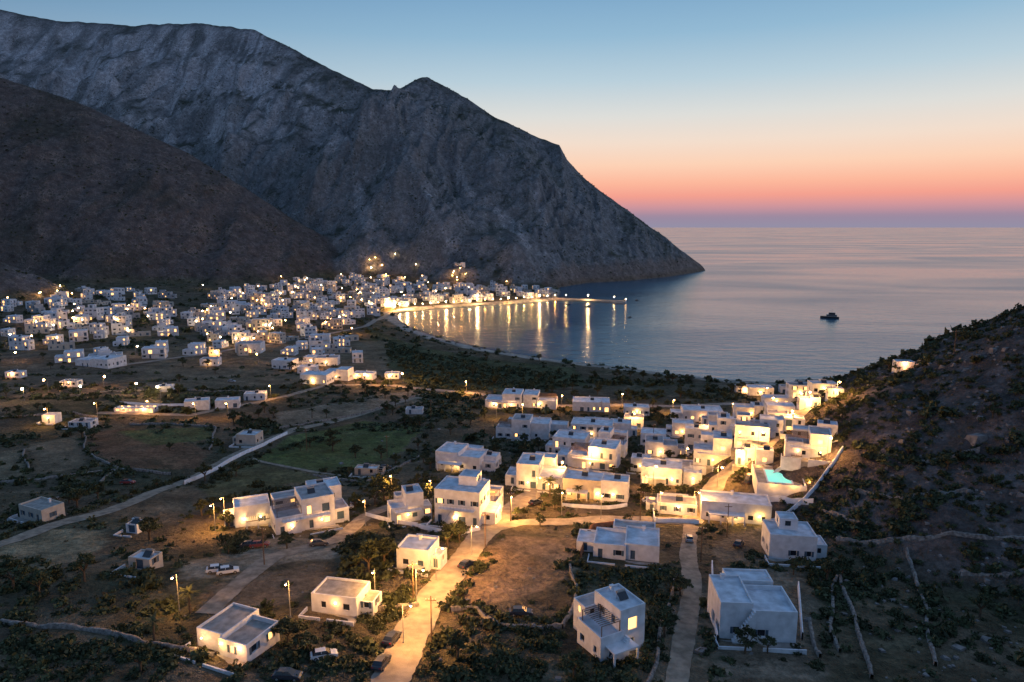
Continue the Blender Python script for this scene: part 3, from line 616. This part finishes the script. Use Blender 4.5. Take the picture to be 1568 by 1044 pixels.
# ------------------------------------------------------------------ pool
g=G(1197,742); e=link('swimming_pool',None,(g.x,g.y+3,g.z+1.2)); e.rotation_euler=(0,0,math.radians(-14)); mb=MB()
mb.box(-6,-8,-4,6,8,0,M_conc); 
for x0,y0,x1,y1 in ((-3.4,-5.4,3.4,-5),(-3.4,5,3.4,5.4),(-3.4,-5,-3,5),(3,-5,3.4,5)): mb.box(x0,y0,.004,x1,y1,.16,M_wall)
mb.quad((-3,-5,.06),(3,-5,.06),(3,5,.06),(-3,5,.06),M_pool)
for x0,y0,x1,y1 in ((-6.2,-8.2,6.2,-8.002),(6.002,-8,6.2,8.2),(-6.2,-8,-6.002,8.2)): mb.box(x0,y0,-4,x1,y1,.8,M_wall)
mb.split(e)
for x,y in ((-4.6,-7),(4.6,-7),(4.6,0),(4.6,7),(-4.6,7),(7.2,-5),(7.2,4),(-2,-9.5),(3,-9.5)): light((x,y,1.0),380,OR,.1,e)
HOUSES.append((g.x,g.y+3,9))
# ------------------------------------------------------------------ pier, boats
pa=at_sea(845,459); pb=at_sea(958,464); mb=MB()
a=Vector((*pa,0)); b=Vector((*pb,0)); L=(b-a).length
mb.box(0,-5,-6,L,5,1.8,M_conc); mb.box(0,3.8,1.8,L,4.99,2.9,M_conc); mb.box(L-14,-12,-6,L-.01,-5.002,1.75,M_conc)
for i in range(int(L/8)): mb.cyl((4+i*8,-4.6,1.8),(4+i*8,-4.6,2.3),.2,.25,M_metal,8)
o=link('pier',mb.mesh('pier'),(*pa,0)); o.rotation_euler=(0,0,math.atan2(b.y-a.y,b.x-a.x))
for f,en in ((.2,16000),(.5,24000),(.85,4000)):
    p=a+(b-a)*f; lamp((p.x,p.y+2,1.8),LM_big if .4<f<.7 else LM_farw,en,WW,6)
mb=MB(); mb.cyl((0,0,-3),(0,0,4.5),1.1,.8,M_wall,12); mb.cyl((0,0,4.5),(0,0,4.8),1.2,1.2,M_metal,12); mb.ball((0,0,5.4),.6,M_bulb); link('harbour_beacon',mb.mesh('harbour_beacon'),(b.x,b.y,0))
M_hull=newmat('dark_hull',(.03,.035,.045),.4,spec=.5)
def boat(u,v,L,big,rot,name):
    x,y=at_sea(u,v); mb=MB(); secs=[]; n=10; B=L*.13 if big else L*.17; Hh=L*.09
    for i in range(n+1):
        t=i/n; wd=B*(1-max(0,(t-.55)/.45)**2.2)*(.8+.2*min(1,t*5)); zt=Hh*(1+.5*max(0,t-.4)); secs.append((L*(t-.5),max(wd,.05),zt))
    for i in range(n):
        x0,w0,z0=secs[i]; x1,w1,z1=secs[i+1]
        for s in (1,-1):
            q=[(x0,s*w0*.7,-.8),(x1,s*w1*.7,-.8),(x1,s*w1,z1),(x0,s*w0,z0)]; mb.quad(*(q if s<0 else q[::-1]),M_hull)
        mb.quad((x0,-w0,z0-.1),(x1,-w1,z1-.1),(x1,w1,z1-.1),(x0,w0,z0-.1),M_wood)
    x0,w0,z0=secs[0]; mb.quad((x0,-w0*.7,-.8),(x0,-w0,z0),(x0,w0,z0),(x0,w0*.7,-.8),M_hull)
    M_s=M_roof2
    if big:
        mb.box(-L*.38,-B*.75,Hh,L*.18,B*.75,Hh+2.3,M_s); mb.box(-L*.34,-B*.76,Hh+1.0,L*.14,B*.76,Hh+1.7,M_glass)
        mb.box(-L*.28,-B*.6,Hh+2.302,L*.06,B*.6,Hh+4.4,M_hull); mb.box(-L*.2,-B*.61,Hh+3.1,L*.062,B*.61,Hh+3.8,M_glass)
        mb.box(-L*.3,-B*.62,Hh+4.402,L*.04,B*.62,Hh+4.55,M_hull); mb.cyl((-L*.1,0,Hh+4.5),(-L*.12,0,Hh+8.5),.14,.06,M_metal,6); mb.cyl((-L*.11,-1.2,Hh+6.6),(-L*.11,1.2,Hh+6.6),.06,.06,M_metal,5)
        railing(mb,L*.18,-B*.7,L*.42,-B*.3,Hh+.3); railing(mb,L*.18,B*.7,L*.42,B*.3,Hh+.3)
    else: mb.box(-L*.1,-B*.5,Hh*.9,L*.16,B*.5,Hh+1.3,M_s); mb.box(-L*.08,-B*.52,Hh+.6,L*.165,B*.52,Hh+1.05,M_glass); mb.cyl((-L*.05,0,Hh+1.3),(-L*.05,0,Hh+3),.05,.03,M_metal,5)
    o=link(name,mb.mesh(name),(x,y,0)); o.rotation_euler=(0,0,rot)
boat(1270,487,19,True,math.radians(160),'motor_yacht'); boat(964,486,6,False,.5,'fishing_boat'); boat(975,460,6,False,2.5,'fishing_boat'); boat(870,466,8,False,.2,'fishing_boat'); boat(900,469,8,False,.1,'fishing_boat')
# ------------------------------------------------------------------ cars
def car_mesh(colr):
    mb=MB(); P=newmat('car_paint',colr,.3,spec=.6)
    body=[(-2.05,.35),(-2.1,.62),(-2.02,.88),(-1.2,.95),(1.0,.95),(1.85,.82),(2.1,.62),(2.1,.35)]
    W=lambda z:.86 if z<.8 else .82
    n=len(body)
    for i in range(n-1):
        a,b=body[i],body[i+1]; mb.quad((a[0],-W(a[1]),a[1]),(a[0],W(a[1]),a[1]),(b[0],W(b[1]),b[1]),(b[0],-W(b[1]),b[1]),P)
    for s in (-1,1):
        k=len(mb.v); mb.v+=[(p[0],s*W(p[1]),p[1]) for p in body]; mb.f.append(tuple(range(k,k+n))[::s]); mb.m.append(mb.mi(P))
    cab=[(-1.75,.93,.80),(-1.35,1.42,.62),(.25,1.45,.62),(1.05,.94,.78)]
    for i in range(3):
        a,b=cab[i],cab[i+1]; mt=P if i==1 else M_glass; mb.quad((a[0],-a[2],a[1]),(a[0],a[2],a[1]),(b[0],b[2],b[1]),(b[0],-b[2],b[1]),mt)
    for s in (-1,1):
        q=[(c[0],s*c[2],c[1]) for c in cab]; mb.quad(*(q[::s]),M_glass)
        mb.box(-.5,s*.70-.03,.95,-.4,s*.70+.06,1.4,P)
    for x in (-1.3,1.32):
        for s in (-1,1): mb.cyl((x,s*.66,.33),(x,s*.90,.33),.33,.33,M_tyre,14); mb.cyl((x,s*.89,.33),(x,s*.915,.33),.19,.19,M_metal,8)
    for s in (-.6,.6): mb.box(2.06,s-.16,.62,2.115,s+.16,.76,M_wall); mb.box(-2.115,s-.14,.66,-2.06,s+.14,.8,M_tail)
    return mb.mesh('car_mesh')
CM={k:car_mesh(c) for k,c in {'w':(.6,.6,.62),'d':(.03,.035,.05),'r':(.22,.03,.03),'s':(.3,.32,.35)}.items()}
for u,v,c,r in [(333,876,'w',20),(349,878,'w',24),(384,838,'d',10),(398,838,'r',10),(488,836,'d',20),(600,982,'d',75),(584,1020,'d',78),(496,1008,'w',20),(714,868,'d',60),(797,942,'d',2),(1131,836,'d',60),(196,741,'r',0),
   (440,1040,'d',0),(1225,612,'s',0),(1160,722,'s',50),(1148,735,'d',50),(590,718,'d',10),(548,772,'s',15),(530,780,'w',15),(820,772,'d',45),(1055,828,'s',80),(700,792,'d',0),(995,770,'w',0),(355,585,'s',0)]:
    p=G(u,v); o=link('parked_car',CM[c],(p.x,p.y,p.z+.12)); a=math.radians(r)
    gx=(h0(p.x+1,p.y)-h0(p.x-1,p.y))/2; gy=(h0(p.x,p.y+1)-h0(p.x,p.y-1))/2
    o.rotation_mode='QUATERNION'; o.rotation_quaternion=Vector((0,0,1)).rotation_difference(Vector((-gx,-gy,1)))@Matrix.Rotation(a,3,'Z').to_quaternion()
mb=MB(); mb.cyl((0,0,-1),(0,0,8.5),.14,.09,M_wood,8); mb.box(-.9,-.05,7.7,.9,.05,7.85,M_wood)
for x in (-.8,-.3,.3,.8): mb.cyl((x,0,7.85),(x,0,8.05),.05,.05,M_wall,6)
UP=mb.mesh('utility_pole_mesh')
for u,v in [(661,985),(633,925),(743,838),(782,800),(980,798),(405,865),(1113,822),(593,700),(660,640),(1000,680),(1073,860),(920,640),(470,690),(1460,545)]:
    o=link('utility_pole',UP,G(u,v)); o.rotation_euler=(0,0,R.uniform(-.5,.5))
# ------------------------------------------------------------------ vegetation
def clump(n,size,rx,rz,rng):
    cs=rng.normal(size=(7,3)); cs/=np.linalg.norm(cs,axis=1)[:,None]; cs*=rng.uniform(.3,.75,(7,1)); cs[:,2]=np.abs(cs[:,2])*.9
    pick=rng.integers(0,7,n); p=rng.normal(size=(n,3)); p/=np.linalg.norm(p,axis=1)[:,None]; p=cs[pick]+p*rng.uniform(.2,.45,(n,1))
    p=p*np.array([rx,rx,rz]); p[:,2]=np.abs(p[:,2])
    a=rng.normal(size=(n,3)); a/=np.linalg.norm(a,axis=1)[:,None]; b=np.cross(a,rng.normal(size=(n,3))); b/=np.linalg.norm(b,axis=1)[:,None]
    s=size*rng.uniform(.6,1.3,(n,1)); 
    return np.stack([p-a*s-b*s*.6,p+a*s-b*s*.6,p+a*s*.7+b*s*.6,p-a*s*.7+b*s*.6],1)
rng=np.random.default_rng(5)
def scatter(name,pts,scl,base_list,mats):
    out=[]
    k=rng.integers(0,len(base_list),len(pts))
    for b,base_ in enumerate(base_list):
        m=np.where(k==b)[0]
        if len(m)==0: continue
        a=rng.uniform(0,6.28,len(m)); ca_,sa=np.cos(a),np.sin(a); s=scl[m]
        B=base_.reshape(-1,3)
        x=(B[None,:,0]*ca_[:,None]-B[None,:,1]*sa[:,None])*s[:,None]; y=(B[None,:,0]*sa[:,None]+B[None,:,1]*ca_[:,None])*s[:,None]
        z=B[None,:,2]*s[:,None]*rng.uniform(.75,1.2,(len(m),1))
        out.append(np.stack([x+pts[m,0:1],y+pts[m,1:2],z+pts[m,2:3]],-1).reshape(-1,3))
    co=np.concatenate(out); q=np.arange(len(co)).reshape(-1,4)
    me=bpy.data.meshes.new(name); fill(me,co,q); me.materials.append(mats); link(name,me)
def ok(x,y,pad=0):
    m=np.ones(x.shape,bool)
    for cx,cy,r in HOUSES: m&=((x-cx)**2+(y-cy)**2>(r+pad)**2)
    for c,w in ROADC:
        s=c[::3]; dd=dpoly(x,y,[tuple(p) for p in s]); m&=dd>w/2+.6+pad*.3
    return m
pads=[GP(p) for p,c in fields if c[0]>.09]
def sample(n,y0,y1,dens):
    y=np.sqrt(rng.uniform(y0*y0,y1*y1,n)); x=rng.uniform(-1,1,n)*(.86*y+30); z=hz(x,y)
    m=(z>1.0)&(rng.uniform(0,1,n)<dens(x,y))
    for P in pads: m&=~(inpoly(x,y,P)&(rng.uniform(0,1,n)>.06))
    x,y,z=x[m],y[m],z[m]; m=ok(x,y); return np.stack([x[m],y[m],z[m]-.1],-1)
def dens(x,y): return np.clip(.30+fbm(x/22,y/22,3,500)*1.8+np.clip((x-60)/60,0,.5),0,1)
nb=[clump(90,.18,1,.95,rng) for _ in range(5)]; fb=[clump(30,.32,1,.95,rng) for _ in range(5)]; vb=[clump(11,.5,1,.8,rng) for _ in range(5)]
p=sample(8500,45,260,dens); s=rng.gamma(3,.27,len(p))*1.0+.2; scatter('shrubs',p,s,nb,M_leaf)
p=sample(11000,45,260,lambda x,y:dens(x,y)*.5+.5); scatter('dry_scrub',p,rng.uniform(.15,.6,len(p)),fb,M_leaf2)
p=sample(10000,240,800,lambda x,y:dens(x,y)*.85+.1); scatter('shrubs',p,rng.gamma(3,.5,len(p))+.5,fb,M_leaf)
p=sample(26000,800,1900,lambda x,y:np.clip(.5+fbm(x/60,y/60,3,510)*1.6,0,1)); scatter('hillside_scrub',p,rng.uniform(.8,2.4,len(p)),vb,M_leaf)
n=6000; y=rng.uniform(70,290,n); x=rng.uniform(60,230,n); q_=x/y; m=(q_>.42)&(rng.uniform(0,1,n)<np.clip(.5+fbm(x/16,y/16,3,540)*2.2,0,1)); x,y=x[m],y[m]; m=ok(x,y,-1); x,y=x[m],y[m]
scatter('maquis_shrubs',np.stack([x,y,hz(x,y)-.15],-1),rng.gamma(3,.32,len(x))+.3,nb,M_leaf)
def hedge(pl,n,s0,s1,jit=1.6):
    c=resample(GP(pl),1.0); k=rng.integers(0,len(c),n); m0=pn(c[k,0]/14,c[k,1]/14,71)>-.25; k=k[m0]; p_=c[k]+rng.normal(0,jit,(len(k),2)); m=ok(p_[:,0],p_[:,1],-1.2); p_=p_[m]
    if len(p_): scatter('hedge',np.column_stack([p_,hz(p_[:,0],p_[:,1])-.2]),rng.uniform(s0,s1,len(p_)),fb if c[0,1]>200 else nb,M_leaf)
for P in SW[5:24]+[[(0,820),(80,795),(170,770),(270,735)],[(310,750),(400,695),(560,650)],[(0,610),(150,610),(300,605),(420,600)],[(200,585),(420,575)],[(0,575),(200,572)],[(640,608),(660,650),(650,690),(600,715)],[(335,770),(450,748),(560,740)],[(20,740),(100,735),(200,770)],[(640,1000),(700,900),(745,850)],[(560,1000),(600,930),(650,860)],[(860,810),(900,810),(980,812)],[(1075,880),(1080,960),(1085,1040)],[(980,1000),(1040,880)],[(1240,820),(1300,800),(1400,815)]]:
    L_=sum(math.dist(a,b) for a,b in zip(P,P[1:])); hedge(P,int(L_*.26)+6,.5,2.1)
for cx,cy,r in GARD:
    k=int(r*1.5); a=rng.uniform(0,6.28,k); rr=r*rng.uniform(.62,1.0,k)+1.2; x=cx+np.cos(a)*rr; y=cy+np.sin(a)*rr
    m=ok(x,y,-1.0); x,y=x[m],y[m]
    if len(x): scatter('garden_shrubs',np.stack([x,y,hz(x,y)-.1],-1),rng.uniform(.5,1.8,len(x)),nb if cy<260 else fb,M_leaf)
def belt(poly,n,s0,s1,nm_='shrub_belt'):
    P=GP(poly); xa=min(p[0] for p in P); xb=max(p[0] for p in P); ya=min(p[1] for p in P); yb=max(p[1] for p in P)
    x=rng.uniform(xa,xb,n*4); y=rng.uniform(ya,yb,n*4); m=inpoly(x,y,P)&(hz(x,y)>.9); x,y=x[m][:n],y[m][:n]; m=ok(x,y,-.5); x,y=x[m],y[m]
    if len(x): scatter(nm_,np.stack([x,y,hz(x,y)-.3],-1),rng.uniform(s0,s1,len(x)),fb if ya>220 else nb,M_leaf)
for a in [([(585,518),(640,539),(760,560),(880,573),(895,590),(800,598),(640,600),(600,560)],700,1.0,3.0),([(640,600),(760,605),(740,640),(660,645)],120,1,3),([(900,576),(1060,586),(1060,592),(900,588)],60,1.5,3.3),
   ([(1060,596),(1140,596),(1140,612),(1040,610)],80,1,3.2),([(940,600),(1010,600),(1010,612),(940,612)],60,1,3),([(345,660),(370,640),(420,645),(425,665),(350,668)],35,1.2,3.2),([(540,655),(650,640),(650,665),(560,660)],60,1,2.6),
   ([(520,830),(600,820),(600,900),(520,900)],55,1.2,3.0),([(680,690),(790,640),(830,700),(770,740)],80,1,2.6),([(660,800),(710,790),(720,830),(665,850)],20,1.2,2.6),([(870,890),(960,865),(1050,860),(1020,900),(880,920)],80,.7,1.9),
   ([(660,960),(860,970),(870,1044),(650,1044)],110,.6,1.9),([(870,1010),(985,1010),(985,1060),(860,1060)],45,.6,1.8),([(0,850),(260,880),(260,950),(0,940)],80,.8,2.4),([(390,950),(560,945),(590,1044),(380,1044)],70,.8,2.0),([(1120,860),(1180,860),(1175,880),(1120,880)],14,.7,1.6),
   ([(1235,850),(1310,870),(1310,910),(1240,900)],40,.8,2.0),([(1240,800),(1330,790),(1340,830),(1250,830)],45,.7,2.0),([(340,820),(375,815),(375,850),(330,850)],14,1.2,2.2),([(170,520),(250,525),(240,545),(170,545)],40,1.5,3.5),
   ([(0,590),(300,590),(420,595),(400,612),(0,612)],120,1,2.8),([(430,595),(620,592),(600,612),(440,625)],80,1,2.8),([(560,735),(680,735),(600,765),(540,760)],40,.8,2.2),([(0,960),(250,1000),(300,1044),(0,1044)],90,.7,2.0),([(880,640),(1040,640),(1040,655),(880,655)],60,1,2.2)]: belt(*a)
belt([(290,490),(430,430),(560,400),(840,430),(840,455),(600,470),(470,515),(320,530)],460,1.2,3.2,'town_garden_trees')
belt([(0,470),(150,435),(280,485),(160,520),(0,530)],180,1.2,3.2,'town_garden_trees')
def tree_mesh(seed,hh=5,rr=2.4):
    rnd=random.Random(seed); rg_=np.random.default_rng(seed); mb=MB(); mb.cyl((0,0,-.6),(.15,.1,hh*.35),.24,.17,M_bark,7)
    tips=[]
    for i in range(6):
        a=i*1.05+rnd.uniform(-.3,.3); r=rr*rnd.uniform(.4,.75); q=(math.cos(a)*r,math.sin(a)*r,hh*rnd.uniform(.55,.85)); m_=(q[0]*.45,q[1]*.45,hh*.5)
        mb.cyl((.15,.1,hh*.33),m_,.13,.09,M_bark,5); mb.cyl(m_,q,.09,.04,M_bark,5); tips.append(q)
    tips.append((0,0,hh*.9)); tips+= [(t[0]*rnd.uniform(.3,1.2),t[1]*rnd.uniform(.3,1.2),t[2]+rnd.uniform(-.6,.5)) for t in tips]
    for t in tips:
        cl=clump(75,.17,rr*.42,rr*.36,rg_)+np.array([t[0],t[1],t[2]-.35])
        for qd in cl: mb.quad(*[tuple(x) for x in qd],M_leaf)
    return mb.mesh('tree_mesh')
TM=[tree_mesh(k,4.6+k*.4,2.2+.2*(k%3)) for k in range(4)]
def palm_mesh(seed):
    rnd=random.Random(seed); mb=MB(); mb.cyl((0,0,-.5),(.1,0,2.2),.26,.2,M_bark,8); mb.cyl((.1,0,2.2),(.05,.1,4.2),.2,.17,M_bark,8)
    for i in range(22):
        a=i*2.4; el=rnd.uniform(-.1,1.1); L=rnd.uniform(1.8,2.5); prev=Vector((.05,.1,4.2)); d=Vector((math.cos(a)*math.cos(el),math.sin(a)*math.cos(el),math.sin(el)))
        sd=Vector((-math.sin(a),math.cos(a),0))
        for k in range(6):
            nx_=prev+d*(L/6); wd=.36*(1-abs(k-2)/5)
            for s in (-1,1):
                for j in range(2):
                    b0=prev+(nx_-prev)*(j*.5); mb.quad(tuple(b0),tuple(b0+d*.16),tuple(b0+d*.3+sd*s*wd-Vector((0,0,.12))),tuple(b0+d*.24+sd*s*wd-Vector((0,0,.14))),M_leaf)
            prev=nx_; d=(d+Vector((0,0,-.22))).normalized()
    return mb.mesh('palm_mesh')
PM=palm_mesh(3)
def olive(p,s):
    o=link('olive_tree',R.choice(TM),p); o.rotation_euler=(0,0,R.uniform(0,6)); o.scale=(s*R.uniform(.9,1.15),s,s*R.uniform(.8,1.05))
for u,v,s in [(565,880,1.5),(548,862,1.1),(590,868,1.2),(118,778,1.3),(106,770,1.0),(686,842,1.3),(704,830,1.0),(1042,912,1.0),(1028,905,.9),(1018,975,1.0),(1010,950,.8),(1140,1000,.9),(1175,1000,.7),(1265,890,1.1),(1290,885,.9),(350,848,.9),
   (745,552,1.3),(826,552,1.2),(910,578,1.2),(945,580,1.2),(965,580,1.1),(985,582,1.3),(1005,583,1.1),(1030,585,1.3),(1052,586,1.2),(1134,602,1.5),(1120,600,1.2),(330,572,1.0),(1360,568,.9),(1372,570,.7),(1480,520,.5),(1360,565,.8),(375,655,1.3),(400,655,1.1),
   (640,690,1.0),(720,650,1.1),(742,640,1.0),(805,690,1),(760,690,1.1),(985,765,.9),(1010,765,1.0),(1300,668,.7),(1290,640,.6),(960,805,.6),(240,745,.6),(1215,880,.7),(690,665,1.1),(460,690,.6),(790,720,.9),(535,730,.7),
   (660,660,1),(620,650,.9),(590,610,1.2),(700,620,1.1),(850,650,1),(880,610,1.1),(1000,625,1),(420,640,1),(500,640,.8),(560,605,1.2),(260,690,.7),(150,765,.9),(30,640,1),(90,600,1.1),(350,810,1),(440,840,.8),(755,765,.8),(850,780,.7),(1060,760,.7),(1130,740,.6),
   (20,905,1.2),(60,915,1.0),(130,890,1.1),(215,1030,1.0),(440,985,1.1),(470,1000,.9),(700,1010,1.0),(760,1030,.8),(880,1040,.9),(1340,880,.8),(1500,945,1.0),(1390,700,.9),(1450,720,1.0),(1520,640,.8)]:
    g=G(u,v)
    if g.z>.8: olive(g,s)
y=rng.uniform(150,430,420); x=rng.uniform(-.8,.42,420)*y; m=(fbm(x/40,y/40,2,808)>.02)&(hz(x,y)>1.2); x,y=x[m],y[m]; m=ok(x,y,.5); x,y=x[m][:110],y[m][:110]
for a_,b_ in zip(x,y): olive((a_,b_,h0(a_,b_)),R.uniform(.6,1.25))
for u,v,s in [(842,760,1.1),(238,985,.9),(292,938,.9),(478,640,.9),(462,560,1.1),(700,800,.7),(885,765,.8)]:
    o=link('palm_tree',PM,G(u,v)); o.rotation_euler=(0,0,R.uniform(0,6)); o.scale=(s,s,s)
def rock_base(seed):
    r=np.random.default_rng(seed); v=np.array([(-1,-1,-.6),(1,-1,-.6),(1,1,-.6),(-1,1,-.6),(-.7,-.7,.6),(.7,-.7,.6),(.7,.7,.6),(-.7,.7,.6)])*r.uniform(.6,1.3,(8,3))
    return np.concatenate([v[list(f)] for f in ((4,5,6,7),(0,1,5,4),(1,2,6,5),(2,3,7,6),(3,0,4,7))]).reshape(-1,4,3)
n=7000; y=rng.uniform(50,300,n); x=rng.uniform(-60,240,n); x2=hz(x,y); m=(x2>2)&(rng.uniform(0,1,n)<np.clip((x-.42*y)/50,0.08,.9)); x,y=x[m],y[m]; m=ok(x,y); x,y=x[m],y[m]
scatter('rocks',np.stack([x,y,hz(x,y)],-1),rng.gamma(2,.14,len(x))+.08,[rock_base(i) for i in range(6)],newmat('limestone',(.18,.165,.16),.95,.8,.4,.5,3))
# ------------------------------------------------------------------ world: dusk sky
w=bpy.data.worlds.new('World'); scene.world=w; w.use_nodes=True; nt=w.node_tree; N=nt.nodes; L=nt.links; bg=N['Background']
tc=N.new('ShaderNodeTexCoord'); sx=N.new('ShaderNodeSeparateXYZ'); L.new(tc.outputs['Generated'],sx.inputs[0])
def ramp(stops):
    r=N.new('ShaderNodeValToRGB'); el=r.color_ramp.elements
    for i,(p,c) in enumerate(stops):
        if i<2: e_=el[i]; e_.position=p
        else: e_=el.new(p)
        e_.color=srgb(*c)
    L.new(sx.outputs['Z'],r.inputs[0]); return r
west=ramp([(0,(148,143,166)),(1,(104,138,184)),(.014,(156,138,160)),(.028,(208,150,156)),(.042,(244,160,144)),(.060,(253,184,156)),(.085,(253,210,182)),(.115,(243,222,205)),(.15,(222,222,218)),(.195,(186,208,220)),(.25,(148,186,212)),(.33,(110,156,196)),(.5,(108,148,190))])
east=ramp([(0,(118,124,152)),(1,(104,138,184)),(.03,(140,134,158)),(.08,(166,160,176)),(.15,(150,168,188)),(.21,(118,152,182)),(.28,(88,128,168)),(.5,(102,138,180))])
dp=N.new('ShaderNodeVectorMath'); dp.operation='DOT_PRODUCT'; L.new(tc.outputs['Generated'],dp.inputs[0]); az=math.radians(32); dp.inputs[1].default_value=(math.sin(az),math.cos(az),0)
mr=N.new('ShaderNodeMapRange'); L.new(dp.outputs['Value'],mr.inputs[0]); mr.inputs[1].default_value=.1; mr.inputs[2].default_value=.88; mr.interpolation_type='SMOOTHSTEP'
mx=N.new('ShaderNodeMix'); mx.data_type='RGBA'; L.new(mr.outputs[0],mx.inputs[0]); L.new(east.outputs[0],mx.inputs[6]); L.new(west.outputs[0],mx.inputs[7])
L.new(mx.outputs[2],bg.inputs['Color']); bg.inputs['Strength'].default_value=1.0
sd=bpy.data.lights.new('afterglow_fill','SUN'); sd.energy=.32; sd.angle=math.radians(45); sd.color=(.9,.87,1)  # soft fill added to lift the ambient from the western afterglow; sun has set
so=link('afterglow_fill',sd,(0,0,300)); dv=Vector((-math.sin(math.radians(75))*.95,-math.cos(math.radians(75))*.4,-.45)); so.rotation_euler=dv.to_track_quat('-Z','Y').to_euler()
scene.view_settings.view_transform='Standard'; scene.view_settings.look='None'; scene.view_settings.exposure=0
print('objects',len(bpy.data.objects))
